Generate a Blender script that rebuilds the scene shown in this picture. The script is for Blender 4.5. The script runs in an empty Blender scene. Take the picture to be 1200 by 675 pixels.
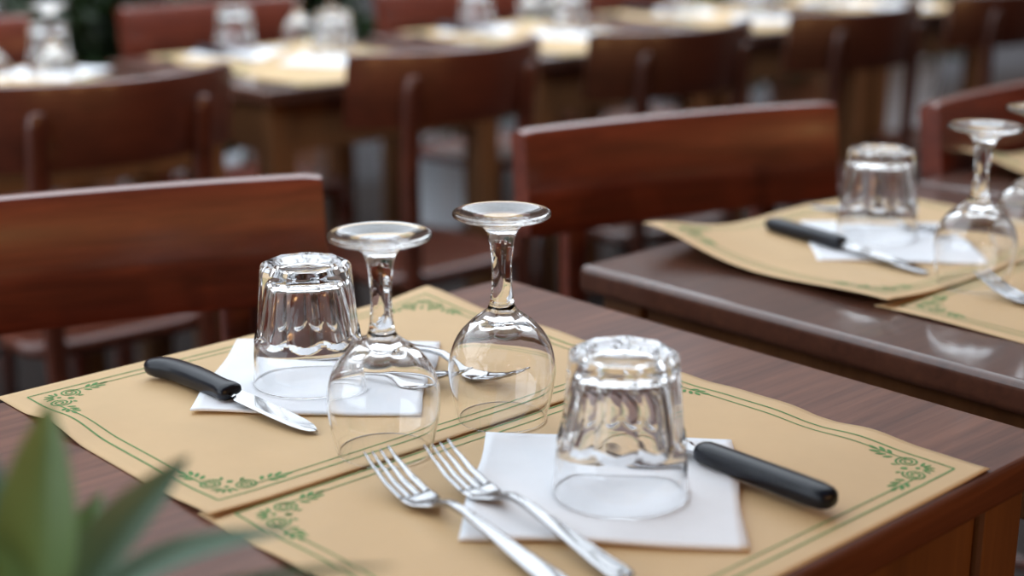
import bpy, bmesh, math, random
from mathutils import Vector, Matrix, noise

scene = bpy.context.scene
COL = scene.collection
PI = math.pi
AWX = 0.15                                  # street-side edge of the awning
TT = 0.75                                   # height of every table top

# ------------------------------------------------------------------ camera
F_PX, PITCH, YAW = 1750.0, math.radians(15.87), math.radians(47.1)
CAM = Vector((1.03, -0.951, TT + 0.386))
cam_d = bpy.data.cameras.new('camera')
cam_d.sensor_width = 36.0
cam_d.lens = F_PX / 1200.0 * 36.0
cam_d.clip_start = 0.02
cam_d.dof.use_dof = True
cam_d.dof.focus_distance = 1.09
cam_d.dof.aperture_fstop = 2.9
cam_o = bpy.data.objects.new('camera', cam_d)
cam_o.location = CAM
cam_o.rotation_euler = (PI / 2 - PITCH, 0, YAW)
COL.objects.link(cam_o)
scene.camera = cam_o

# ------------------------------------------------------------------ light
wd = bpy.data.worlds.new('overcast_sky')
scene.world = wd
wd.use_nodes = True
bg = wd.node_tree.nodes['Background']
bg.inputs['Color'].default_value = (0.84, 0.92, 1.0, 1)
bg.inputs['Strength'].default_value = 2.7

scene.view_settings.view_transform = 'Standard'
scene.view_settings.look = 'None'
scene.view_settings.exposure = 0.1
scene.view_settings.gamma = 1.0
scene.view_settings.use_curve_mapping = False
cy = scene.cycles
cy.use_denoising = True
cy.max_bounces = 24
cy.transmission_bounces = 20
cy.glossy_bounces = 8
cy.diffuse_bounces = 4
cy.transparent_max_bounces = 12
cy.caustics_refractive = True
cy.caustics_reflective = False
cy.sample_clamp_indirect = 10.0
cy.blur_glossy = 0.0

# ------------------------------------------------------------------ pixel helpers
_c, _s = math.cos(PITCH), math.sin(PITCH)
FW = Vector((-math.sin(YAW) * _c, math.cos(YAW) * _c, -_s))
RT = Vector((math.cos(YAW), math.sin(YAW), 0))
UP = RT.cross(FW)

def at(px, py, z=TT):
    d = FW * F_PX + RT * (px - 600) - UP * (py - 337.5)
    return CAM + d * ((z - CAM.z) / d.z)

def atd(px, py, depth):
    return CAM + (FW + RT * ((px - 600) / F_PX) - UP * ((py - 337.5) / F_PX)) * depth

# ------------------------------------------------------------------ materials
def new_mat(name):
    m = bpy.data.materials.new(name)
    m.use_nodes = True
    nt = m.node_tree
    return m, nt, nt.nodes['Principled BSDF']

def ramp(nt, stops):
    r = nt.nodes.new('ShaderNodeValToRGB')
    el = r.color_ramp.elements
    while len(el) < len(stops):
        el.new(0.5)
    for e, (p, c) in zip(el, stops):
        e.position = p
        e.color = (*c, 1)
    return r

def coords(nt, scale, kind='Object', rot=(0, 0, 0)):
    tc = nt.nodes.new('ShaderNodeTexCoord')
    mp = nt.nodes.new('ShaderNodeMapping')
    mp.inputs['Scale'].default_value = scale
    mp.inputs['Rotation'].default_value = rot
    nt.links.new(tc.outputs[kind], mp.inputs['Vector'])
    return mp

def noise_tex(nt, vec, scale, detail=6, rough=0.6, dist=0.0):
    n = nt.nodes.new('ShaderNodeTexNoise')
    n.inputs['Scale'].default_value = scale
    n.inputs['Detail'].default_value = detail
    n.inputs['Roughness'].default_value = rough
    n.inputs['Distortion'].default_value = dist
    nt.links.new(vec.outputs[0], n.inputs['Vector'])
    return n

def wood(name, dark, mid, light, grain=(34, 2.2, 34), rough=0.42, coat=0.5, coat_rough=0.18, bump=0.04, spec=0.3):
    m, nt, b = new_mat(name)
    b.inputs['Specular IOR Level'].default_value = spec
    mp = coords(nt, grain)
    n1 = noise_tex(nt, mp, 3.0, 8, 0.65, 0.6)
    mp2 = coords(nt, tuple(g * 0.16 for g in grain))
    n2 = noise_tex(nt, mp2, 2.2, 3, 0.5, 0.8)
    mix = nt.nodes.new('ShaderNodeMix')
    mix.data_type = 'FLOAT'
    mix.inputs[0].default_value = 0.45
    nt.links.new(n1.outputs['Fac'], mix.inputs[2])
    nt.links.new(n2.outputs['Fac'], mix.inputs[3])
    r = ramp(nt, [(0.3, dark), (0.5, mid), (0.7, light)])
    nt.links.new(mix.outputs[0], r.inputs['Fac'])
    nt.links.new(r.outputs['Color'], b.inputs['Base Color'])
    b.inputs['Roughness'].default_value = rough
    b.inputs['Coat Weight'].default_value = coat
    b.inputs['Coat Roughness'].default_value = coat_rough
    bp = nt.nodes.new('ShaderNodeBump')
    bp.inputs['Strength'].default_value = bump
    bp.inputs['Distance'].default_value = 0.002
    nt.links.new(n1.outputs['Fac'], bp.inputs['Height'])
    nt.links.new(bp.outputs['Normal'], b.inputs['Normal'])
    return m

def plain(name, col, rough=0.5, metal=0.0, var=0.0, vscale=20, bump=0.0, spec=0.5):
    m, nt, b = new_mat(name)
    b.inputs['Specular IOR Level'].default_value = spec
    b.inputs['Roughness'].default_value = rough
    b.inputs['Metallic'].default_value = metal
    mp = coords(nt, (1, 1, 1))
    n = noise_tex(nt, mp, vscale, 5, 0.6)
    lo = tuple(c * (1 - var) for c in col)
    hi = tuple(min(1, c * (1 + var)) for c in col)
    r = ramp(nt, [(0.3, lo), (0.7, hi)])
    nt.links.new(n.outputs['Fac'], r.inputs['Fac'])
    nt.links.new(r.outputs['Color'], b.inputs['Base Color'])
    if bump:
        bp = nt.nodes.new('ShaderNodeBump')
        bp.inputs['Strength'].default_value = bump
        bp.inputs['Distance'].default_value = 0.001
        nt.links.new(n.outputs['Fac'], bp.inputs['Height'])
        nt.links.new(bp.outputs['Normal'], b.inputs['Normal'])
    return m

def glass(name, tint=(1.0, 1.0, 1.0)):
    m, nt, b = new_mat(name)
    b.inputs['Base Color'].default_value = (*tint, 1)
    b.inputs['Roughness'].default_value = 0.0
    b.inputs['IOR'].default_value = 1.46
    b.inputs['Transmission Weight'].default_value = 1.0
    return m

M = {}
M['top'] = wood('table_top_wood', (0.050, 0.018, 0.011), (0.125, 0.048, 0.029), (0.21, 0.086, 0.050),
                grain=(46, 2.0, 46), rough=0.45, coat=0.10, coat_rough=0.15, bump=0.10, spec=0.2)
M['top_gloss'] = wood('lacquered_table_wood', (0.045, 0.018, 0.012), (0.085, 0.034, 0.022), (0.12, 0.05, 0.03),
                      grain=(40, 2.0, 40), rough=0.36, coat=0.8, coat_rough=0.06, bump=0.06, spec=0.15)
M['apron'] = wood('amber_apron_wood', (0.09, 0.038, 0.014), (0.15, 0.066, 0.026), (0.21, 0.098, 0.04),
                  grain=(26, 26, 2.0), rough=0.45, coat=0.25, coat_rough=0.3)
M['chair'] = wood('mahogany_chair_wood', (0.055, 0.011, 0.007), (0.125, 0.026, 0.014), (0.23, 0.050, 0.025),
                  grain=(30, 2.0, 30), rough=0.38, coat=0.8, coat_rough=0.13, bump=0.03)
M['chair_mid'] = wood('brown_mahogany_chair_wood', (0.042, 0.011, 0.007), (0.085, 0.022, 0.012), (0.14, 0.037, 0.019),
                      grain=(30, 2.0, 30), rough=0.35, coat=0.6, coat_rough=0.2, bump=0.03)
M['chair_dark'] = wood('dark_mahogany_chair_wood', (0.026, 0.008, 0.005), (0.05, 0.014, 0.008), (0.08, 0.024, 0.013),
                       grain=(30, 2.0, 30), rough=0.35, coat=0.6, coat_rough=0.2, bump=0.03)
M['mat'] = plain('kraft_paper', (0.575, 0.390, 0.200), 0.6, 0, 0.05, 9, 0.12)
M['green'] = plain('green_ink', (0.085, 0.225, 0.065), 0.8, 0, 0.15, 60)
M['napkin'] = plain('white_tissue', (0.81, 0.83, 0.87), 0.9, 0, 0.02, 40, 0.25)
M['glass'] = glass('clear_glass')
M['steel'] = plain('polished_steel', (0.42, 0.42, 0.43), 0.10, 1.0, 0.04, 12)
M['handle'] = plain('black_plastic', (0.006, 0.008, 0.014), 0.28, 0, 0.1, 30, 0, 0.3)
M['floor'] = plain('terrace_stone', (0.030, 0.023, 0.021), 0.85, 0, 0.35, 3, 0, 0.12)
M['stucco'] = plain('ochre_stucco', (0.13, 0.085, 0.065), 0.9, 0, 0.15, 1.5)
M['paving'] = plain('street_paving', (0.05, 0.046, 0.048), 0.85, 0, 0.2, 2, 0, 0.12)
M['canvas'] = plain('brown_canvas', (0.16, 0.10, 0.07), 0.85, 0, 0.1, 8)
M['pot'] = plain('white_glaze', (0.80, 0.83, 0.88), 0.4, 0, 0.06, 5)
M['clay'] = plain('terracotta', (0.30, 0.13, 0.07), 0.8, 0, 0.1, 14)
M['soil'] = plain('potting_soil', (0.03, 0.02, 0.013), 0.95, 0, 0.4, 50)
M['bark'] = plain('twig_bark', (0.06, 0.04, 0.025), 0.9, 0, 0.3, 30)

def leaf_mat(name, c1, c2, scale=6):
    m, nt, b = new_mat(name)
    n = noise_tex(nt, coords(nt, (1, 1, 1)), scale, 3)
    r = ramp(nt, [(0.3, c1), (0.7, c2)])
    nt.links.new(n.outputs['Fac'], r.inputs['Fac'])
    nt.links.new(r.outputs['Color'], b.inputs['Base Color'])
    b.inputs['Roughness'].default_value = 0.42
    tr = nt.nodes.new('ShaderNodeBsdfTranslucent')
    nt.links.new(r.outputs['Color'], tr.inputs['Color'])
    mx = nt.nodes.new('ShaderNodeMixShader')
    mx.inputs[0].default_value = 0.25
    out = nt.nodes['Material Output']
    nt.links.new(b.outputs[0], mx.inputs[1])
    nt.links.new(tr.outputs[0], mx.inputs[2])
    nt.links.new(mx.outputs[0], out.inputs['Surface'])
    return m
M['leaf'] = leaf_mat('shrub_leaf', (0.012, 0.03, 0.008), (0.03, 0.06, 0.016))
M['laurel'] = leaf_mat('laurel_leaf', (0.12, 0.22, 0.075), (0.18, 0.30, 0.11), 14)
M['laurel_dark'] = leaf_mat('dark_laurel_leaf', (0.075, 0.16, 0.105), (0.13, 0.235, 0.155), 14)

# ------------------------------------------------------------------ mesh helpers
class MB:
    def __init__(s):
        s.v, s.f = [], []

    def add(s, verts, faces):
        o = len(s.v)
        s.v += [tuple(v) for v in verts]
        s.f += [tuple(i + o for i in f) for f in faces]

    def loft(s, rings, cap=True, closed=True):
        n = len(rings[0])
        vs = [p for r in rings for p in r]
        fs = []
        for i in range(len(rings) - 1):
            for j in range(n if closed else n - 1):
                k = (j + 1) % n
                fs.append((i * n + j, i * n + k, (i + 1) * n + k, (i + 1) * n + j))
        if cap:
            fs.append(tuple(range(n - 1, -1, -1)))
            fs.append(tuple((len(rings) - 1) * n + j for j in range(n)))
        s.add(vs, fs)

    def tube(s, pts, rad, seg=10):
        rings = []
        for i, p in enumerate(pts):
            p = Vector(p)
            a = Vector(pts[max(0, i - 1)])
            b = Vector(pts[min(len(pts) - 1, i + 1)])
            t = (b - a).normalized()
            u = t.orthogonal().normalized() if i == 0 else (u - t * u.dot(t)).normalized()
            w = t.cross(u)
            r = rad[i] if isinstance(rad, (list, tuple)) else rad
            rings.append([p + (u * math.cos(2 * PI * k / seg) + w * math.sin(2 * PI * k / seg)) * r for k in range(seg)])
        s.loft(rings)

    def mesh(s, name, mat, smooth=True):
        me = bpy.data.meshes.new(name)
        me.from_pydata(s.v, [], s.f)
        bm = bmesh.new()
        bm.from_mesh(me)
        bmesh.ops.recalc_face_normals(bm, faces=bm.faces)
        bm.to_mesh(me)
        bm.free()
        me.materials.append(mat)
        if smooth:
            me.polygons.foreach_set('use_smooth', [True] * len(me.polygons))
        me.update()
        return me

def link(name, me, parent=None, loc=(0, 0, 0), rotz=0.0):
    o = bpy.data.objects.new(name, me)
    COL.objects.link(o)
    o.location = loc
    o.rotation_euler = (0, 0, rotz)
    o.parent = parent
    return o

def tag(o, label, cat, group=None, kind=None):
    o['label'] = label
    o['category'] = cat
    if group:
        o['group'] = group
    if kind:
        o['kind'] = kind
    return o

def empty(name, loc, rotz=0.0):
    o = bpy.data.objects.new(name, None)
    o.empty_display_size = 0.05
    COL.objects.link(o)
    o.location = loc
    o.rotation_euler = (0, 0, rotz)
    return o

def box_mesh(name, x0, x1, y0, y1, z0, z1, mat, bevel=0.003, seg=2):
    bm = bmesh.new()
    bmesh.ops.create_cube(bm, size=1)
    for v in bm.verts:
        v.co = Vector(((x0 + x1) / 2 + v.co.x * (x1 - x0), (y0 + y1) / 2 + v.co.y * (y1 - y0), (z0 + z1) / 2 + v.co.z * (z1 - z0)))
    if bevel:
        bmesh.ops.bevel(bm, geom=list(bm.edges), offset=bevel, segments=seg, profile=0.6, affect='EDGES')
    bmesh.ops.recalc_face_normals(bm, faces=bm.faces)
    me = bpy.data.meshes.new(name)
    bm.to_mesh(me)
    bm.free()
    me.materials.append(mat)
    return me

def spline(cp, n):
    """dense Catmull-Rom through (r, z) control points"""
    out = []
    for i in range(len(cp) - 1):
        p0, p1, p2, p3 = cp[max(0, i - 1)], cp[i], cp[i + 1], cp[min(len(cp) - 1, i + 2)]
        for k in range(n):
            t = k / n
            out.append(tuple(0.5 * (2 * b + (c - a) * t + (2 * a - 5 * b + 4 * c - d) * t * t + (3 * b - a - 3 * c + d) * t ** 3)
                             for a, b, c, d in zip(p0, p1, p2, p3)))
    out.append(tuple(cp[-1]))
    return out

# ------------------------------------------------------------------ the setting
fl = MB()
fl.add([(-16, -14, 0), (8, -14, 0), (8, 24, 0), (-16, 24, 0)], [(0, 1, 2, 3)])
o = link('floor', fl.mesh('floor', M['floor'], False))
o['kind'] = 'structure'
o['label'] = 'dark stone terrace floor under the tables'
for nm, x0, x1, hh, lab in (('wall_back', -12.3, -12.0, 6.5, 'unseen house wall across the street, added to darken reflections'),  # out of view; height set to keep low sky off the table tops
                            ('wall_front', 4.2, 4.5, 4.0, 'restaurant wall at the back of the terrace')):
    o = link(nm, box_mesh(nm, x0, x1, -14, 24, 0, hh, M['stucco'], 0))
    o['kind'] = 'structure'
    o['label'] = lab
o = link('wall_right', box_mesh('wall_right', -12, 4.5, 15.0, 15.3, 0, 9.0, M['stucco'], 0))  # added out of view to block sky sheen on the right-hand table tops
o['kind'] = 'structure'
o['label'] = 'unseen wall added at the far end of the street to block the sky'
pv = MB()
pv.add([(-16, -14, 0.004), (-3.3, -14, 0.004), (-3.3, 24, 0.004), (-16, 24, 0.004)], [(0, 1, 2, 3)])
o = link('street_pavement', pv.mesh('street_pavement', M['paving'], False))
o['kind'] = 'structure'
o['label'] = 'pale street paving beyond the planters'
aw = MB()
aw.loft([[(AWX, y, 2.42), (4.2, y, 3.05), (4.2, y, 3.08), (AWX, y, 2.45)] for y in (-7, 9)])
o = link('ceiling', aw.mesh('awning', M['canvas'], False))
o['kind'] = 'structure'
o['label'] = 'canvas awning stretched over the front tables'

# ------------------------------------------------------------------ tables
TW, TD, TH = 0.580, 0.588, 0.028

def top_mesh(name, mat):
    return box_mesh(name, 0, TW, 0, TD, TT - TH, TT, mat, 0.009, 7)

TOP1 = top_mesh('table_top', M['top'])
TOP2 = top_mesh('table_top_gloss', M['top_gloss'])
INS, LEG, APR = 0.018, 0.052, 0.095
LEGM = box_mesh('table_leg', -LEG / 2, LEG / 2, -LEG / 2, LEG / 2, 0.0, TT - TH, M['apron'], 0.004)
a0 = INS + LEG + 0.002
APX = box_mesh('apron_rail_x', a0, TW - a0, INS + 0.006, INS + 0.028, TT - TH - APR, TT - TH, M['apron'], 0.003)
APY = box_mesh('apron_rail_y', INS + 0.006, INS + 0.028, a0, TD - a0, TT - TH - APR, TT - TH, M['apron'], 0.003)

def table(x, y, label, gloss=True, rot=0.0):
    t = empty('restaurant_table', (x, y, 0), rot)
    tag(t, label, 'table', 'square wooden restaurant tables')
    link('table_top', TOP2 if gloss else TOP1, t)
    c = INS + LEG / 2
    for (lx, ly) in ((c, c), (TW - c, c), (c, TD - c), (TW - c, TD - c)):
        link('leg', LEGM, t, (lx, ly, 0))
    link('apron_rail', APX, t)
    link('apron_rail', APX, t, (0, TD - 2 * INS - 0.034, 0))
    link('apron_rail', APY, t)
    link('apron_rail', APY, t, (TW - 2 * INS - 0.034, 0, 0))
    return t

table(0.0, -0.592, 'dark wooden table in front, holding four upside-down glasses on two paper mats', False)
T2X, T2Y = 0.018, 0.079
table(T2X, T2Y, 'glossy dark table with a curling paper mat, next to the front table')
T3X, T3Y = 0.018, 0.686
table(T3X, T3Y, 'dark table at the right edge, behind the table with the curling mat')
BGX = -1.19 - TW
ORD = ['at the left edge', 'second from the left', 'third from the left', 'fourth from the left', 'at the right end']
BGY = [-0.13, 0.523, 1.19, 1.845, 2.44]
for k, y in enumerate(BGY):
    table(BGX, y, 'blurred table of the far row, ' + ORD[k] + ' of that row')

# ------------------------------------------------------------------ chairs
ZTOP, PH, PT = 0.838, 0.126, 0.028
LEAN = 0.13

def back_x(s, z, sag):
    return -0.205 + sag * s * s - (z - (ZTOP - PH)) * LEAN

def chair_meshes(mat, tagname, HW, SAG):
    out = []
    # bent back panel
    m = MB()
    rings = []
    NS = 28
    prof = [(-0.5, 0.0), (-0.5, 0.93), (-0.38, 0.985), (-0.15, 1.0), (0.15, 1.0), (0.38, 0.985), (0.5, 0.93), (0.5, 0.06), (0.38, 0.0)]
    for i in range(NS + 1):
        s = -1 + 2 * i / NS
        ring = []
        ang = math.atan(2 * SAG * s / HW)
        shrink = 1.0 if abs(s) < 0.97 else 0.965
        for (a, h) in prof:
            z = ZTOP - PH + (0.5 + (h - 0.5) * shrink) * PH
            x = back_x(s, z, SAG) + a * PT * math.cos(ang)
            ring.append((x, HW * s - a * PT * math.sin(ang), z))
        rings.append(ring)
    m.loft(rings)
    me = m.mesh('backrest_' + tagname, mat)
    me.set_sharp_from_angle(angle=math.radians(40))
    out.append(('backrest', me))
    # rear posts
    for sg in (-1, 1):
        s = 0.62 * sg
        m = MB()
        rings = []
        for (z, k) in ((0.0, 0.75), (0.2, 0.9), (0.45, 1.0), (0.62, 1.0), (ZTOP - PH, 1.0), (ZTOP - 0.06, 0.95), (ZTOP - 0.042, 0.8), (ZTOP - 0.037, 0.45)):
            if z >= 0.45:
                x = back_x(s, max(z, ZTOP - PH), SAG) - PT / 2 - 0.010 + (max(0, ZTOP - PH - z)) * 0.02
            else:
                x = back_x(s, ZTOP - PH, SAG) - PT / 2 - 0.004 - (0.45 - z) * 0.09
            y = HW * s * (1.0 if z > 0.6 else 0.96)
            a, b = 0.0115 * k, 0.016 * k
            ring = []
            for q in range(12):
                t = 2 * PI * q / 12
                cx, cy_ = math.cos(t), math.sin(t)
                ring.append((x + a * math.copysign(abs(cx) ** 0.6, cx), y + b * math.copysign(abs(cy_) ** 0.6, cy_), z))
            rings.append(ring)
        m.loft(rings)
        out.append(('back_post', m.mesh('back_post_' + tagname, mat)))
    # seat: rounded trapezoid with a rolled edge
    m = MB()
    rings = []
    for (k, z) in ((0.96, 0.430), (1.0, 0.436), (1.0, 0.448), (0.97, 0.455), (0.80, 0.452), (0.4, 0.447)):
        ring = []
        for q in range(40):
            t = 2 * PI * q / 40
            c, s_ = math.cos(t), math.sin(t)
            x = math.copysign(abs(c) ** 0.45, c) * 0.168 * k - 0.030
            w = 0.155 - 0.02 * (x / 0.198)
            ring.append((x, math.copysign(abs(s_) ** 0.45, s_) * w * k, z))
        rings.append(ring)
    m.loft(rings)
    out.append(('seat', m.mesh('seat_' + tagname, mat)))
    for sg in (-1, 1):
        m = MB()
        m.tube([(0.105, sg * 0.122, 0.435), (0.108, sg * 0.125, 0.3), (0.114, sg * 0.132, 0.0)], [0.018, 0.017, 0.012], 12)
        out.append(('leg', m.mesh('front_leg_' + tagname, mat)))
    for sg in (-1, 1):
        m = MB()
        m.tube([(0.110, sg * 0.127, 0.20), (-0.215, sg * 0.132, 0.20)], 0.009, 8)
        out.append(('stretcher', m.mesh('stretcher_' + tagname, mat)))
    m = MB()
    m.tube([(-0.05, -0.130, 0.20), (-0.05, 0.130, 0.20)], 0.009, 8)
    out.append(('stretcher', m.mesh('cross_stretcher_' + tagname, mat)))
    return out

CH_RED = chair_meshes(M['chair'], 'straight', 0.232, 0.018)
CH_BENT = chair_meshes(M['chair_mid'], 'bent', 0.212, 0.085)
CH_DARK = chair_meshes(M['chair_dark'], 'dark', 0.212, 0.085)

def chair(cx, cy_, rot, label, group, kind=CH_RED):
    """cx, cy: middle of the back's top edge on the ground plan; rot: heading of the sitter"""
    r = math.radians(rot)
    off = 0.205 + PH * LEAN
    t = empty('wooden_chair', (cx + off * math.cos(r), cy_ + off * math.sin(r), 0), r)
    tag(t, label, 'chair', group)
    for n, me in kind:
        link(n, me, t)
    return t

G1, G2, G3 = 'chairs facing the front row of tables', 'chairs seen from behind at the far row', 'chairs on the far side of the far row'
chair(-0.270, -0.305, -19, 'reddish-brown chair with a wide back panel behind the front table', G1)
chair(-0.185, 0.455, -15, 'mahogany chair with a broad back panel behind the table with the curling mat', G1)
chair(-0.03, 0.985, 0, 'red-brown chair partly cut by the right edge, behind the tall-stemmed glass', G1)
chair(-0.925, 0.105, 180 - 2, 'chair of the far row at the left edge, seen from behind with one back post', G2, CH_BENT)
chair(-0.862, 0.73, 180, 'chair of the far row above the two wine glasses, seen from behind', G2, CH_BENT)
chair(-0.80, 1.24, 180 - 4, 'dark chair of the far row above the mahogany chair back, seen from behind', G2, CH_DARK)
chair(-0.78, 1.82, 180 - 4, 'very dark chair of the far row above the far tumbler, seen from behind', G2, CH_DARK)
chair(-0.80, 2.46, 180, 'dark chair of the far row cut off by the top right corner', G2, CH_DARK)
chair(-1.93, 0.20, 0, 'far chair in the top left corner behind the leftmost tumbler', G3)
chair(-1.96, 0.885, 0, 'far red-brown chair between the foliage and the blurred wine glasses', G3)
chair(-1.90, 1.54, 0, 'far chair at the top edge behind the third table of the far row', G3)
chair(-1.90, 2.16, 0, 'far chair at the top edge behind the fourth table of the far row', G3)

# ------------------------------------------------------------------ paper place mats
MX, MY = 0.297, 0.420

def mat_shape(kind):
    """height of the paper above the table at (x, y) in the sheet"""
    def edge(d, w):
        return math.exp(-(d / w) ** 1.6)
    def upper(x, y):                      # sheet of the far setting on the front table
        z = 0.0010 + 0.0012 * edge(MX - x, 0.05)
        z += 0.0055 * edge(y, 0.03) * max(0, math.sin((x - 0.04) * 2 * PI / 0.20)) ** 2 * (0.4 if x > 0.2 else 1)
        z += 0.0025 * edge(MY - y, 0.03) * (0.5 + 0.5 * math.sin(x * 48))
        z += 0.005 * edge(math.hypot(x, MY - y), 0.04)
        return z
    def lower(x, y):
        z = 0.0006
        w = math.sin(x * 62 + 0.8) + 0.5 * math.sin(x * 101)
        z += 0.0030 * edge(MY - y, 0.035) * (0.45 + 0.4 * w) * min(1, max(0, (x - 0.02) / 0.05))
        z += 0.003 * edge(y, 0.03) * max(0, math.sin((x - 0.06) * 2 * PI / 0.22)) * (1 if x > 0.05 else 0)
        return max(z, 0.0005)
    def curl(x, y):
        z = 0.0012 + 0.0012 * edge(MX - x, 0.05)
        z += 0.024 * edge(math.hypot(x, y), 0.10)
        z += 0.008 * edge(y, 0.05) * (0.55 + 0.45 * math.cos((x - 0.27) * 21)) * min(1, x / 0.05)
        z += 0.004 * edge(x, 0.03) * (0.5 + 0.5 * math.sin(y * 26 + 1))
        return z
    def flat(x, y):
        return 0.0006 + 0.002 * edge(y, 0.03) * (0.5 + 0.5 * math.sin(x * 30))
    return dict(upper=upper, lower=lower, curl=curl, flat=flat)[kind]

def ornament_polys():
    """corner scrollwork in the first quadrant, corner of the sheet at the origin; symmetric about the diagonal"""
    P = []
    def ell(cx, cy_, a, b, ang, n=9):
        ca, sa = math.cos(ang), math.sin(ang)
        P.append([(cx + ca * a * math.cos(t) - sa * b * math.sin(t), cy_ + sa * a * math.cos(t) + ca * b * math.sin(t))
                  for t in [2 * PI * k / n for k in range(n)]])
    def strip(pts, w):
        L, R = [], []
        for i, p in enumerate(pts):
            q0, q1 = pts[max(0, i - 1)], pts[min(len(pts) - 1, i + 1)]
            dx, dy = q1[0] - q0[0], q1[1] - q0[1]
            l = math.hypot(dx, dy) or 1
            L.append((p[0] - dy / l * w / 2, p[1] + dx / l * w / 2))
            R.append((p[0] + dy / l * w / 2, p[1] - dx / l * w / 2))
        for i in range(len(pts) - 1):
            P.append([L[i], L[i + 1], R[i + 1], R[i]])
    half = []
    # spiral beside the diagonal
    cx, cy_ = 0.0445, 0.0290
    sp = []
    for k in range(40):
        t = k / 39
        r = 0.0013 + 0.0068 * t
        a = -0.4 + t * 4.6 * PI
        sp.append((cx + r * math.cos(a), cy_ + r * math.sin(a)))
    strip(sp, 0.0015)
    # leaf spray running along the side
    for k, (dx, dy, ang, ln) in enumerate(((0.0130, 0.0035, 0.9, 0.0030), (0.0165, -0.0035, -0.7, 0.0030), (0.0185, 0.0030, 0.7, 0.0034),
                                           (0.0220, -0.0035, -0.5, 0.0034), (0.0235, 0.0020, 0.4, 0.0036), (0.0275, -0.0015, -0.1, 0.0038))):
        ell(cx + dx * 1.08, cy_ + dy * 1.15 - 0.002, ln * 1.15, 0.0016, ang)
    ell(cx - 0.004, cy_ + 0.0105, 0.0026, 0.0014, 0.9)
    ell(cx + 0.004, cy_ + 0.0100, 0.0022, 0.0012, 0.3)
    half = list(P)
    for poly in half:
        P.append([(b, a) for a, b in reversed(poly)])
    # palmette in the angle
    for k in range(5):
        a = PI + PI / 4 + (k - 2) * 0.5
        ell(0.0330 + 0.0070 * math.cos(a), 0.0330 + 0.0070 * math.sin(a), 0.0038, 0.0012, a)
    ell(0.0335, 0.0335, 0.0018, 0.0018, 0)
    return P
ORN = ornament_polys()

def mat_meshes(kind):
    zf = mat_shape(kind)
    NX, NY = 54, 76
    T = 0.0003
    m = MB()
    vs, fs = [], []
    for i in range(NX + 1):
        for j in range(NY + 1):
            x, y = MX * i / NX, MY * j / NY
            vs.append((x, y, zf(x, y)))
    n = len(vs)
    vs += [(x, y, z - T) for x, y, z in vs]
    idx = lambda i, j: i * (NY + 1) + j
    for i in range(NX):
        for j in range(NY):
            q = (idx(i, j), idx(i + 1, j), idx(i + 1, j + 1), idx(i, j + 1))
            fs.append(q)
            fs.append(tuple(k + n for k in reversed(q)))
    rim = [idx(i, 0) for i in range(NX)] + [idx(NX, j) for j in range(NY)] + [idx(i, NY) for i in range(NX, 0, -1)] + [idx(0, j) for j in range(NY, 0, -1)]
    for k in range(len(rim)):
        a, b = rim[k], rim[(k + 1) % len(rim)]
        fs.append((b, a, a + n, b + n))
    m.add(vs, fs)
    sheet = m.mesh('paper_sheet_' + kind, M['mat'])
    LIFT = 0.00022
    def line(p, q, w):
        L = math.hypot(q[0] - p[0], q[1] - p[1])
        k = max(2, int(L / 0.0025))
        dx, dy = (q[0] - p[0]) / L, (q[1] - p[1]) / L
        V = []
        for i in range(k + 1):
            x, y = p[0] + (q[0] - p[0]) * i / k, p[1] + (q[1] - p[1]) * i / k
            for sg in (1, -1):
                X, Y = x - dy * w / 2 * sg, y + dx * w / 2 * sg
                V.append((X, Y, zf(X, Y) + LIFT))
        b.add(V, [(2 * i, 2 * i + 1, 2 * i + 3, 2 * i + 2) for i in range(k)])
    b = MB()
    o1, o2 = 0.0165, 0.0255
    for (off, w, gap) in ((o1, 0.0016, 0.0), (o2, 0.0013, 0.020)):
        X0, X1, Y0, Y1 = off, MX - off, off, MY - off
        line((X0 + gap, Y0), (X1 - gap, Y0), w)
        line((X0 + gap, Y1), (X1 - gap, Y1), w)
        line((X0, Y0 + gap), (X0, Y1 - gap), w)
        line((X1, Y0 + gap), (X1, Y1 - gap), w)
    border = b.mesh('green_border_' + kind, M['green'], False)
    orns = []
    for (fx, fy) in ((0, 0), (1, 0), (0, 1), (1, 1)):
        b = MB()
        for poly in ORN:
            V = []
            for (x, y) in poly:
                X = MX - x if fx else x
                Y = MY - y if fy else y
                V.append((X, Y, zf(X, Y) + LIFT))
            b.add(V, [tuple(range(len(V)))])
        orns.append(b.mesh('scroll_ornament_' + kind, M['green'], False))
    return sheet, border, orns

MATS = {k: mat_meshes(k) for k in ('upper', 'lower', 'curl', 'flat')}
for me in [x for k in MATS.values() for x in (k[1], *k[2])]:
    for p in me.polygons:
        if p.normal.z < 0:
            p.flip()

def place_mat(x, y, kind, label, group='brown paper place mats', rot=0.0):
    t = empty('paper_placemat', (x, y, TT), math.radians(rot))
    tag(t, label, 'placemat', group)
    sheet, border, orns = MATS[kind]
    link('paper_sheet', sheet, t)
    p = link('printed_border', border, t)
    p['label'] = 'double green border line'
    for me in orns:
        link('scroll_ornament', me, t)['label'] = 'green printed scroll ornament'
    return t

place_mat(0.277, -0.516, 'lower', 'tan paper mat with green border under the two nearest forks and the front napkin')
place_mat(-0.006, -0.516, 'upper', 'tan paper mat with green border under the hooked-handle knife, overlapping the nearer mat')
place_mat(T2X + 0.287, 0.170, 'flat', 'paper mat at the right edge with only its corner on view under the curling mat')
place_mat(T2X + 0.004, 0.170, 'curl', 'brown paper mat with a curled-up corner on the glossy table')
place_mat(T3X + 0.004, T3Y + 0.09, 'curl', 'paper mat at the right edge on the table behind, seen beside the tall stem')

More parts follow.
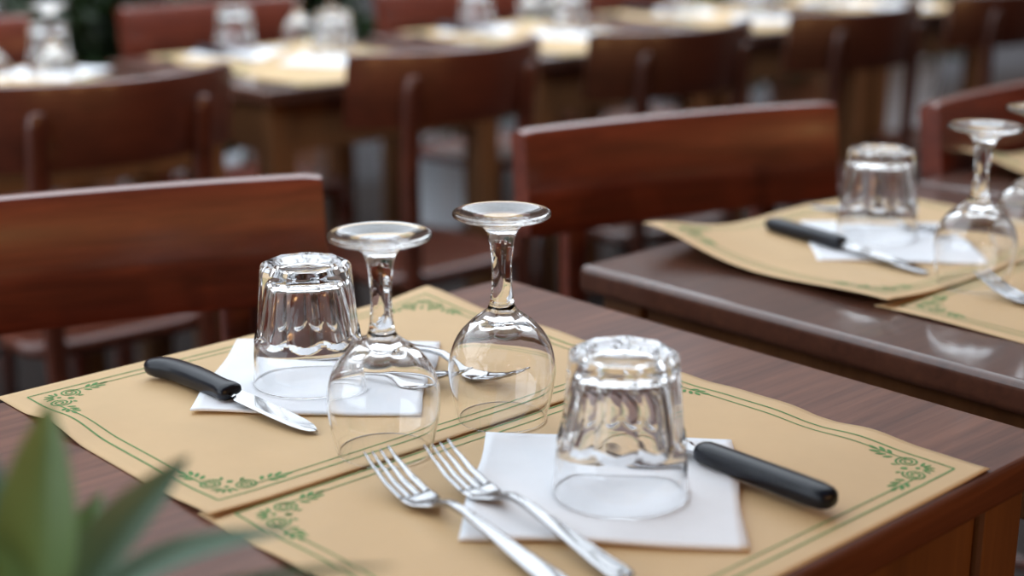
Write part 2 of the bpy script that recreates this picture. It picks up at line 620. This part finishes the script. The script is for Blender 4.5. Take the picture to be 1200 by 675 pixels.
# ------------------------------------------------------------------ paper napkins
def napkin_mesh(seed, size=0.170):
    rnd = random.Random(seed)
    m = MB()
    N = 26
    T = 0.0020
    ph = [rnd.uniform(0, 6) for _ in range(4)]
    vs, fs = [], []
    def zt(x, y):
        d = min(x, y, size - x, size - y)
        e = math.exp(-d / 0.018)
        return T + 0.0016 * e * (0.5 + 0.5 * math.sin(34 * x + 29 * y + ph[0])) + 0.0003 * math.sin(60 * x + ph[1]) * math.sin(50 * y + ph[2])
    for i in range(N + 1):
        for j in range(N + 1):
            x, y = size * i / N, size * j / N
            wob = 0.0012 * math.sin(9 * j / N + ph[3])
            X = x + (wob if i in (0, N) else 0)
            Y = y + (0.0012 * math.sin(8 * i / N + ph[0]) if j in (0, N) else 0)
            vs.append((X - size / 2, Y - size / 2, zt(x, y)))
    n = len(vs)
    vs += [(x, y, 0.0 if 0.006 < min(x + size / 2, y + size / 2, size / 2 - x, size / 2 - y) else max(0, z - 0.0016)) for x, y, z in vs]
    idx = lambda i, j: i * (N + 1) + j
    for i in range(N):
        for j in range(N):
            q = (idx(i, j), idx(i + 1, j), idx(i + 1, j + 1), idx(i, j + 1))
            fs.append(q)
            fs.append(tuple(k + n for k in reversed(q)))
    rim = [idx(i, 0) for i in range(N)] + [idx(N, j) for j in range(N)] + [idx(i, N) for i in range(N, 0, -1)] + [idx(0, j) for j in range(N, 0, -1)]
    for k in range(len(rim)):
        a, b = rim[k], rim[(k + 1) % len(rim)]
        fs.append((b, a, a + n, b + n))
    m.add(vs, fs)
    return m.mesh('paper_napkin', M['napkin'])
NAPS = [napkin_mesh(k) for k in range(3)]
MATZ = TT + 0.0014

def napkin(x, y, rot, label, k=0):
    return tag(link('paper_napkin', NAPS[k], None, (x, y, MATZ), math.radians(rot)), label, 'napkin', 'white paper napkins')

napkin(0.4228, -0.305, 41.8, 'white paper napkin under the front tumbler', 0)
napkin(0.1245, -0.310, 45, 'white paper napkin under the tumbler behind the wine glasses', 1)
napkin(0.183, 0.379, 42, 'white paper napkin under the tumbler on the glossy table', 2)

# ------------------------------------------------------------------ tumblers (upside down)
def tumbler_mesh():
    H = 0.094
    NF, SEG = 9, 108
    def rc(z):                       # round envelope
        return 0.0432 - 0.0030 * (z / 0.040) if z < 0.040 else 0.0402 - (z - 0.040) * 0.085
    def ro(z, th):
        c = rc(z)
        k = 2 * PI / NF
        a = (th % k) - k / 2
        zb = 0.0335 + 0.0065 * (abs(a) / (k / 2)) ** 2
        b = min(1, max(0, (z - zb) / 0.0045))
        b = b * b * (3 - 2 * b)
        fac = (c - 0.0010) * math.cos(k / 2) / math.cos(a)
        return c + (fac - c) * b
    out = [[0.0428, 0.0002, 0], [0.0432, 0.0009, 0]]
    rings = []
    def ring(fn, z):
        return [(fn(2 * PI * k / SEG) * math.cos(2 * PI * k / SEG), fn(2 * PI * k / SEG) * math.sin(2 * PI * k / SEG), z) for k in range(SEG)]
    # inner wall from the heel down to the rim, then outer wall back up
    zi = H - 0.012
    inner = [(0.0, zi), (0.010, zi - 0.0002), (0.019, zi - 0.0012), (0.0235, zi - 0.0042), (0.0258, zi - 0.010), (0.0282, zi - 0.020), (0.0320, 0.045), (0.0352, 0.036), (0.0385, 0.027), (0.0402, 0.014), (0.0413, 0.003), (0.0418, 0.0006)]
    for (r, z) in spline(inner, 6)[1:]:
        rings.append(ring(lambda t, r=r: r, z))
    rings.append(ring(lambda t: 0.0424, 0.0))
    rings.append(ring(lambda t: 0.0430, 0.0005))
    zs = [0.002, 0.006, 0.014, 0.022, 0.029] + [0.033 + 0.0008 * k for k in range(18)] + [0.050 + 0.005 * k for k in range(8)] + [H - 0.008, H - 0.005]
    for z in zs:
        rings.append(ring(lambda t, z=z: ro(z, t), z))
    for (sh, z) in ((0.0008, H - 0.003), (0.0024, H - 0.001), (0.005, H)):
        rings.append(ring(lambda t, sh=sh: ro(H - 0.005, t) - sh, z))
    for (r, z) in ((0.0225, H - 0.0002), (0.0215, H - 0.0008), (0.019, H - 0.0022), (0.012, H - 0.0034), (0.005, H - 0.0038), (0.0005, H - 0.0038)):
        rings.append(ring(lambda t, r=r: r, z))
    m = MB()
    m.loft(rings, cap=False)
    n = len(m.v)
    m.v += [(0, 0, zi), (0, 0, H - 0.0038)]
    for k in range(SEG):
        m.f.append((n, (k + 1) % SEG, k))
        b = (len(rings) - 1) * SEG
        m.f.append((n + 1, b + k, b + (k + 1) % SEG))
    me = m.mesh('tumbler', M['glass'])
    me.set_sharp_from_angle(angle=math.radians(17))
    return me
TUM = tumbler_mesh()

def tumbler(x, y, label, rot=0.0, z=MATZ + 0.0024, grp='upside-down glass tumblers'):
    return tag(link('glass_tumbler', TUM, None, (x, y, z), math.radians(rot)), label, 'glass', grp)

tumbler(0.4365, -0.306, 'upside-down faceted tumbler nearest the camera, on the front napkin', 8)
tumbler(0.1285, -0.326, 'upside-down faceted tumbler behind the wine glasses, beside the curved knife', 22)
tumbler(0.160, 0.388, 'upside-down faceted tumbler on the napkin of the glossy table', 5)

# ------------------------------------------------------------------ wine glasses (upside down)
def wine_meshes():
    SEG = 96
    outer = spline([(0.0322, 0.0004), (0.0334, 0.006), (0.0362, 0.018), (0.0381, 0.030), (0.0384, 0.040), (0.0362, 0.052), (0.0315, 0.062),
                    (0.0245, 0.0705), (0.0165, 0.077), (0.0115, 0.081), (0.0098, 0.0835), (0.0084, 0.088), (0.0073, 0.098), (0.0070, 0.110),
                    (0.0076, 0.122), (0.0090, 0.132), (0.0114, 0.139), (0.0165, 0.1435), (0.0235, 0.1460), (0.0300, 0.1478), (0.0336, 0.1492),
                    (0.0345, 0.1508), (0.0338, 0.1522), (0.0315, 0.1526), (0.0270, 0.1520), (0.0200, 0.1506), (0.0120, 0.1488), (0.0050, 0.1478), (0.0004, 0.1476)], 5)
    inner = spline([(0.0310, 0.0004), (0.0322, 0.006), (0.0350, 0.018), (0.0369, 0.030), (0.0371, 0.040), (0.0347, 0.0515), (0.0295, 0.0605),
                    (0.0220, 0.0675), (0.0130, 0.0715), (0.0055, 0.0728), (0.0004, 0.0730)], 5)
    def mod(r, z, t):
        if 0.066 < z < 0.086:
            k = math.sin((z - 0.066) / 0.020 * PI) ** 2
            r *= 1 + 0.035 * k * (abs(math.cos(4 * t)) * 2 - 1.2)
        elif 0.086 < z < 0.136:
            r *= 1 + 0.02 * math.cos(8 * t) * math.sin((z - 0.086) / 0.05 * PI)
        return r
    def ring(r, z, f):
        return [((mod(r, z, t) if f else r) * math.cos(t), (mod(r, z, t) if f else r) * math.sin(t), z) for t in [2 * PI * k / SEG for k in range(SEG)]]
    cut1 = min(range(len(outer)), key=lambda i: abs(outer[i][1] - 0.0835) + (1 if outer[i][0] > 0.02 else 0))
    cut2 = min(range(len(outer)), key=lambda i: abs(outer[i][1] - 0.139) + (1 if outer[i][0] > 0.02 else 0))
    def fan(m, ringidx, tip, flip):
        n = len(m.v)
        m.v.append(tip)
        for k in range(SEG):
            a, b = ringidx * SEG + k, ringidx * SEG + (k + 1) % SEG
            m.f.append((n, b, a) if flip else (n, a, b))
    def build(rings, name, tips=()):
        m = MB()
        m.loft(rings, cap=False)
        for (ri, tip, fl_) in tips:
            fan(m, ri, tip, fl_)
        me = bpy.data.meshes.new(name)
        me.from_pydata(m.v, [], m.f)
        me.materials.append(M['glass'])
        me.polygons.foreach_set('use_smooth', [True] * len(me.polygons))
        me.update()
        return me
    bowl = [ring(r, z, False) for r, z in reversed(inner)] + [ring(0.0316, 0.0, False)] + [ring(r, z, True) for r, z in outer[:cut1 + 1]]
    B = build(bowl, 'wine_bowl', [(0, (0, 0, 0.0730), True)])
    S = build([ring(r, z, True) for r, z in outer[cut1:cut2 + 1]], 'wine_stem')
    Ft = build([ring(r, z, True) for r, z in outer[cut2:]], 'wine_foot', [(len(outer) - cut2 - 1, (0, 0, 0.1476), False)])
    return B, S, Ft
WINE = wine_meshes()

def wine_glass(x, y, label, rot=0.0, z=TT + 0.0016):
    t = empty('wine_glass', (x, y, z), math.radians(rot))
    tag(t, label, 'wine glass', 'upside-down wine glasses')
    for n, me in zip(('bowl', 'stem', 'foot'), WINE):
        link(n, me, t)
    return t

wine_glass(0.2765, -0.369, 'upside-down wine glass standing between the two tumblers, nearer the curved knife', 0)
wine_glass(0.2845, -0.268, 'upside-down wine glass in front of the far forks, the taller-looking one of the pair', 11)
p = at(1155, 149, TT + 0.152)
wine_glass(p.x, p.y, 'upside-down wine glass with a tall stem on the glossy table', 20)
p = at(1221, 128, TT + 0.152)
wine_glass(p.x, p.y, 'upside-down wine glass cut off by the right edge, on the glossy table', 5)

# ------------------------------------------------------------------ cutlery
def fork_mesh():
    """x = 0 at the tine tips, handle towards +x; lies on z = 0"""
    m = MB()
    def zc(x):
        pts = [(0.0, 0.0185), (0.012, 0.0125), (0.028, 0.0060), (0.044, 0.0024), (0.056, 0.0018), (0.066, 0.0045), (0.076, 0.0095), (0.088, 0.0125), (0.105, 0.0118), (0.130, 0.0085), (0.165, 0.0040), (0.195, 0.0022)]
        for a, b in zip(pts, pts[1:]):
            if a[0] <= x <= b[0]:
                t = (x - a[0]) / (b[0] - a[0])
                t = t * t * (3 - 2 * t) * 0.35 + t * 0.65
                return a[1] + (b[1] - a[1]) * t
        return pts[-1][1]
    def sect(x, y, w, t, n=12):
        dz = (zc(min(0.195, x + 0.001)) - zc(max(0, x - 0.001))) / 0.002
        nx, nz = -dz / math.hypot(1, dz), 1 / math.hypot(1, dz)
        out = []
        for k in range(n):
            a = 2 * PI * k / n
            cx, sx = math.cos(a), math.sin(a)
            u = math.copysign(abs(cx) ** 0.7, cx) * w
            h = math.copysign(abs(sx) ** 0.7, sx) * t
            cup = 0.0022 * (abs(y + u) / 0.0125) ** 2 if x < 0.066 else 0
            out.append((x + nx * h, y + u, zc(x) + nz * h + cup))
        return out
    for k in range(4):
        y0 = (k - 1.5) * 0.0064
        rings = []
        for i in range(15):
            x = 0.046 * i / 14
            w = 0.0007 + 0.0015 * min(1, x / 0.030)
            y = y0 * (0.94 + 0.06 * min(1, x / 0.03))
            rings.append(sect(x, y, w, 0.0008 + 0.0003 * min(1, x / 0.02), 8))
        m.loft(rings)
    rings = []
    for (x, w, t) in ((0.0435, 0.0118, 0.0009), (0.047, 0.0121, 0.0011), (0.052, 0.0119, 0.0012), (0.058, 0.0106, 0.0013), (0.064, 0.0078, 0.0015), (0.069, 0.0052, 0.0018),
                      (0.076, 0.0036, 0.0022), (0.086, 0.0031, 0.0023), (0.100, 0.0033, 0.0022), (0.120, 0.0043, 0.0020), (0.145, 0.0058, 0.0018), (0.170, 0.0074, 0.0016), (0.184, 0.0080, 0.0015), (0.191, 0.0068, 0.0014), (0.1945, 0.0030, 0.0012)):
        rings.append(sect(x, 0.0, w, t, 20))
    m.loft(rings)
    return m.mesh('dinner_fork', M['steel'])
FORK = fork_mesh()

def fork(tx, ty, heading, label, z=MATZ):
    """tips at (tx, ty); handle leaves in direction heading (degrees)"""
    return tag(link('dinner_fork', FORK, None, (tx, ty, z), math.radians(heading)), label, 'fork', 'steel dinner forks')

fork(0.310, -0.402, -6, 'steel fork lying nearest the camera, its tines on the tan mat', MATZ)
fork(0.331, -0.369, -7, 'steel fork lying half on the front napkin, beside another fork', MATZ + 0.002)
fork(0.257, -0.222, 184, 'steel fork seen through the bowl of the farther wine glass', MATZ)
fork(0.228, -0.256, 184, 'steel fork on the far napkin with its tines between the two wine glasses', MATZ + 0.0005)
p = at(1148, 320, TT + 0.018)
fork(p.x, p.y, -9, 'steel fork with tines on view at the right edge, on the glossy table')
p = at(1107, 262, TT + 0.018)
fork(p.x + 0.01, p.y + 0.018, 180, 'dark-looking fork between the far tumbler and the tall-stemmed glass')

def knife_meshes(curved):
    h = MB()
    rings = []
    if curved:    # x from the butt (0) to the bolster (0.122): centre y, half width, half thickness
        rows = [(0.000, -0.0040, 0.0035, 0.0030), (0.0025, -0.0040, 0.0070, 0.0055), (0.008, -0.0028, 0.0100, 0.0070), (0.016, -0.0006, 0.0112, 0.0076), (0.026, 0.0012, 0.0102, 0.0078), (0.040, 0.0020, 0.0098, 0.0080),
                (0.060, 0.0018, 0.0102, 0.0081), (0.080, 0.0008, 0.0098, 0.0078), (0.096, 0.0000, 0.0090, 0.0072), (0.106, -0.0004, 0.0094, 0.0068), (0.114, -0.0006, 0.0110, 0.0064), (0.119, -0.0006, 0.0108, 0.0058), (0.122, -0.0006, 0.0088, 0.0042)]
    else:
        rows = [(0.000, 0, 0.0040, 0.0034), (0.002, 0, 0.0070, 0.0056), (0.006, 0, 0.0090, 0.0070), (0.014, 0, 0.0100, 0.0077), (0.040, 0, 0.0098, 0.0078), (0.070, 0, 0.0092, 0.0076), (0.095, 0, 0.0090, 0.0073), (0.104, 0, 0.0088, 0.0070), (0.108, 0, 0.0078, 0.0060), (0.110, 0, 0.0050, 0.0040)]
    kx = 0.82 if curved else 1.0
    rows = [(x * kx, y, w * (0.92 if curved else 1), t) for x, y, w, t in rows]
    for (x, y, w, t) in rows:
        r = []
        for k in range(20):
            a = 2 * PI * k / 20
            c, s = math.cos(a), math.sin(a)
            r.append((x, y + math.copysign(abs(c) ** 0.75, c) * w, 0.0082 + math.copysign(abs(s) ** 0.75, s) * t))
        rings.append(r)
    h.loft(rings)
    L0 = rows[-1][0] - 0.004
    b = MB()
    rings = []
    for (x, y0, y1) in ((0.0, -0.0052, 0.0052), (0.012, -0.0054, 0.0062), (0.018, -0.0088, 0.0070), (0.03, -0.0092, 0.0072), (0.07, -0.0090, 0.0072), (0.092, -0.0082, 0.0066), (0.104, -0.0066, 0.0050), (0.111, -0.0040, 0.0026), (0.114, -0.0008, 0.0002)):
        z = 0.0082 - 0.0064 * min(1, x / 0.114)
        x *= 0.84 if curved else 1.0
        t = 0.0010
        rings.append([(L0 + x, y0, z - t * 0.2), (L0 + x, y0 + 0.003, z - t), (L0 + x, y1, z - t), (L0 + x, y1, z + t), (L0 + x, y0 + 0.003, z + t), (L0 + x, y0, z + t * 0.2)])
    b.loft(rings)
    return h.mesh('knife_handle', M['handle']), b.mesh('knife_blade', M['steel'], False)
KN_C, KN_S = knife_meshes(True), knife_meshes(False)

def knife(x, y, heading, label, kind=KN_S, z=MATZ, grp='steak knives with black handles'):
    t = empty('steak_knife', (x, y, z), math.radians(heading))
    tag(t, label, 'knife', grp)
    link('handle', kind[0], t)['label'] = 'black plastic handle'
    link('blade', kind[1], t)['label'] = 'shiny steel blade'
    return t

p0, p1 = at(180, 428, TT + 0.009), at(283, 464, TT + 0.009)
knife(p0.x, p0.y, math.degrees(math.atan2(p1.y - p0.y, p1.x - p0.x)) - 1, 'knife with a hooked black handle beside the far napkin, blade on the mat', KN_C, MATZ + 0.001)
p0, p1 = at(977, 592, TT + 0.009), at(822, 533, TT + 0.009)
knife(p0.x, p0.y, math.degrees(math.atan2(p1.y - p0.y, p1.x - p0.x)), 'knife with a straight black handle, blade behind the front tumbler', KN_S, MATZ + 0.0022)
p0, p1 = at(900, 264, TT + 0.009), at(995, 290, TT + 0.009)
knife(p0.x, p0.y, math.degrees(math.atan2(p1.y - p0.y, p1.x - p0.x)), 'black-handled knife lying across the napkin on the glossy table', KN_S, MATZ + 0.0022)

# ------------------------------------------------------------------ far row: place settings, out of focus
rnd = random.Random(4)
for k, y in enumerate(BGY):
    w = 'far-row table ' + ORD[k]
    cx, cy_ = BGX + TW / 2, y + TD / 2
    place_mat(BGX + TW - MX - 0.005, y + 0.075, 'flat', 'blurred near-side paper mat on the ' + w)
    place_mat(BGX + 0.005, y + 0.085, 'upper', 'blurred far-side paper mat on the ' + w)
    nx, ny, fx, fy = ((0.08, -0.12, -0.17, 0.18), (0.035, 0.03, -0.19, -0.05), (0.035, 0.05, -0.19, -0.04), (0.12, 0.015, -0.14, -0.01), (0.14, 0.0, -0.05, -0.05))[k]
    napkin(cx + nx, cy_ + ny, 40 + rnd.uniform(-9, 9), 'blurred near-side napkin on the ' + w, k % 3)
    napkin(cx + fx, cy_ + fy, 45 + rnd.uniform(-9, 9), 'blurred far-side napkin on the ' + w, (k + 1) % 3)
    tumbler(cx + nx - 0.03, cy_ + ny + 0.03, 'blurred near-side tumbler on the ' + w, 10 * k)
    tumbler(cx + fx, cy_ + fy, 'blurred far-side tumbler on the ' + w, 14 * k)
    wl, wr = ((0.005, -0.02), (0.064, 0.072)) if k == 0 else (((0.01, 0.05), (-0.05, 0.15)) if k == 3 else ((-0.10, 0.05), (-0.12, 0.15)))
    wine_glass(cx + wl[0], cy_ + wl[1], 'left one of two blurred wine glasses on the ' + w)
    wine_glass(cx + wr[0], cy_ + wr[1], 'right one of two blurred wine glasses on the ' + w)
    knife(cx - 0.27, y + 0.20, 0, 'blurred far-side knife on the ' + w, KN_S)

# ------------------------------------------------------------------ shrubs behind the far row
def foliage_mesh(seed, n, rx, rz, zc, size):
    r = random.Random(seed)
    m = MB()
    for _ in range(n):
        while True:
            p = Vector((r.uniform(-1, 1), r.uniform(-1, 1), r.uniform(-1, 1)))
            if 0.25 < p.length < 1:
                break
        c = Vector((p.x * rx, p.y * rx, zc + p.z * rz))
        d = Vector((r.gauss(0, 1), r.gauss(0, 1), r.gauss(0.2, 0.8))).normalized()
        s = d.orthogonal().normalized()
        s = Matrix.Rotation(r.uniform(0, 6.28), 3, d) @ s
        L = size * r.uniform(0.7, 1.3)
        nn = d.cross(s)
        m.add([c, c + d * L * .5 + s * L * .26 + nn * L * .06, c + d * L, c + d * L * .5 - s * L * .26 + nn * L * .06], [(0, 1, 2), (0, 2, 3)])
    return m.mesh('shrub_foliage', M['leaf'], False)

def pot_mesh(mat, r0, r1, h):
    m = MB()
    prof = [(r0 * .98, 0), (r0, 0.01), (r1 * .93, h * .84), (r1, h * .86), (r1, h), (r1 * .9, h), (r1 * .88, h * .9), (r1 * .8, h * .88)]
    m.loft([[(r * math.cos(2 * PI * k / 28), r * math.sin(2 * PI * k / 28), z) for k in range(28)] for r, z in prof])
    return m.mesh('plant_pot', mat)

POTW, POTC = pot_mesh(M['pot'], 0.13, 0.18, 0.36), pot_mesh(M['clay'], 0.13, 0.18, 0.34)
FOL = [foliage_mesh(k, 2600, 0.32, 0.50, 0.80, 0.075) for k in range(3)]
mt = MB()
mt.tube([(0, 0, 0.28), (0.01, 0.01, 0.6), (-0.02, 0.0, 0.95)], [0.02, 0.016, 0.008])
TRK = mt.mesh('shrub_stem', M['bark'])
so = MB()
so.loft([[(0.155 * math.cos(2 * PI * k / 20), 0.155 * math.sin(2 * PI * k / 20), z) for k in range(20)] for z in (0.30, 0.315)])
SOIL = so.mesh('potting_soil', M['soil'])
LOW = [foliage_mesh(10 + k, 1600, 0.28, 0.24, 0.48, 0.065) for k in range(2)]
SHY = [-0.35, 0.42, 1.19, 2.10, 2.78, 3.46, 4.14, 4.82]
SHL = ['leftmost', 'second from the left', 'third from the left', 'fourth from the left',
       'fourth from the right', 'third from the right', 'second from the right', 'rightmost']
for k, y in enumerate(SHY):
    t = empty('potted_shrub', (-2.65, y, 0), k * 1.3)
    tag(t, 'dark potted shrub behind the far row, ' + SHL[k] + ' of the shrubs', 'plant', 'potted shrubs behind the far row')
    link('pot', POTC if k in (0, 1, 4, 6) else POTW, t)
    link('soil', SOIL, t)
    if k < 3:
        link('stem', TRK, t)
    link('foliage', FOL[k % 3] if k < 3 else LOW[k % 2], t)

for k, y in enumerate((0.70, 1.50, 2.30)):
    t = empty('potted_shrub', (-3.75, y, 0), k * 1.7 + 0.6)
    tag(t, 'dense dark shrub in the top left corner, ' + ('left', 'middle', 'right')[k] + ' one of the back three', 'plant', 'tall shrubs in the top left corner')
    link('pot', POTC, t)
    link('soil', SOIL, t)
    link('stem', TRK, t)
    link('foliage', FOL[(k + 1) % 3], t)

# ------------------------------------------------------------------ plant in the foreground
def leaf(base, tip, width, side, sag, mat, name='leaf'):
    base, tip = Vector(base), Vector(tip)
    d = tip - base
    s = Vector(side)
    s = (s - d.normalized() * s.dot(d.normalized())).normalized()
    n = s.cross(d).normalized()
    m = MB()
    N, W = 18, 6
    rows = []
    for i in range(N + 1):
        t = i / N
        w = width * (math.sin(PI * t ** 0.8) ** 0.8 if 0 < t < 1 else 0) + 0.0006
        c = base + d * t + n * (sag * math.sin(PI * t))
        rows.append([c + s * (w * (j / W - 0.5)) + n * (abs(j / W - 0.5) * w * 0.35) for j in range(W + 1)])
    m.loft(rows, cap=False, closed=False)
    return m.mesh(name, mat)

root = atd(40, 760, 0.64)
pl = empty('foreground_plant', (root.x, root.y - 0.06, 0))
tag(pl, 'blurred green plant with long pointed leaves in the bottom left corner', 'plant')
off = Vector(pl.location)
def part(me, name):
    return link(name, me, pl, -off)
m = MB()
hp = 0.60
m.loft([[(off.x + r * math.cos(2 * PI * k / 24), off.y + r * math.sin(2 * PI * k / 24), z) for k in range(24)] for r, z in ((0.075, 0), (0.08, 0.01), (0.10, hp * .9), (0.11, hp * .9), (0.11, hp), (0.098, hp), (0.095, hp * .95))])
part(m.mesh('tall_planter', M['clay']), 'pot')
stem_top = root + Vector((0, 0, -0.02))
m = MB()
m.tube([(off.x, off.y, 0.55), (off.x + 0.005, off.y + 0.02, 0.72), stem_top + Vector((0, 0, 0.0)), atd(60, 690, 0.63)], [0.007, 0.006, 0.005, 0.003])
part(m.mesh('plant_stem', M['laurel']), 'stem')
for (b_, t_, w, sag, mt_) in (
        ((44, 735, .63), (58, 470, .62), 0.034, 0.005, 'laurel'),
        ((66, 712, .63), (222, 534, .64), 0.021, 0.007, 'laurel_dark'),
        ((60, 745, .62), (342, 622, .64), 0.022, 0.010, 'laurel_dark'),
        ((62, 770, .61), (470, 664, .63), 0.018, 0.008, 'laurel_dark'),
        ((58, 735, .66), (120, 575, .67), 0.018, 0.004, 'laurel'),
        ((30, 740, .64), (-14, 520, .62), 0.020, 0.004, 'laurel_dark'),
        ((36, 745, .60), (0, 640, .57), 0.022, 0.003, 'laurel')):
    part(leaf(atd(*b_), atd(*t_), w, RT + UP * 0.3, sag, M[mt_]), 'leaf')

# ------------------------------------------------------------------ warm bulbs of the restaurant behind the camera
for k, (x, y, z) in enumerate(((3.9, -2.2, 1.9), (3.9, -0.6, 1.9), (3.9, 1.0, 1.9))):
    l = bpy.data.lights.new('warm_bulb', 'POINT')
    l.energy = 55
    l.shadow_soft_size = 0.045
    l.color = (1.0, 0.55, 0.22)
    o = bpy.data.objects.new('warm_bulb', l)
    o.location = (x, y, z)
    COL.objects.link(o)
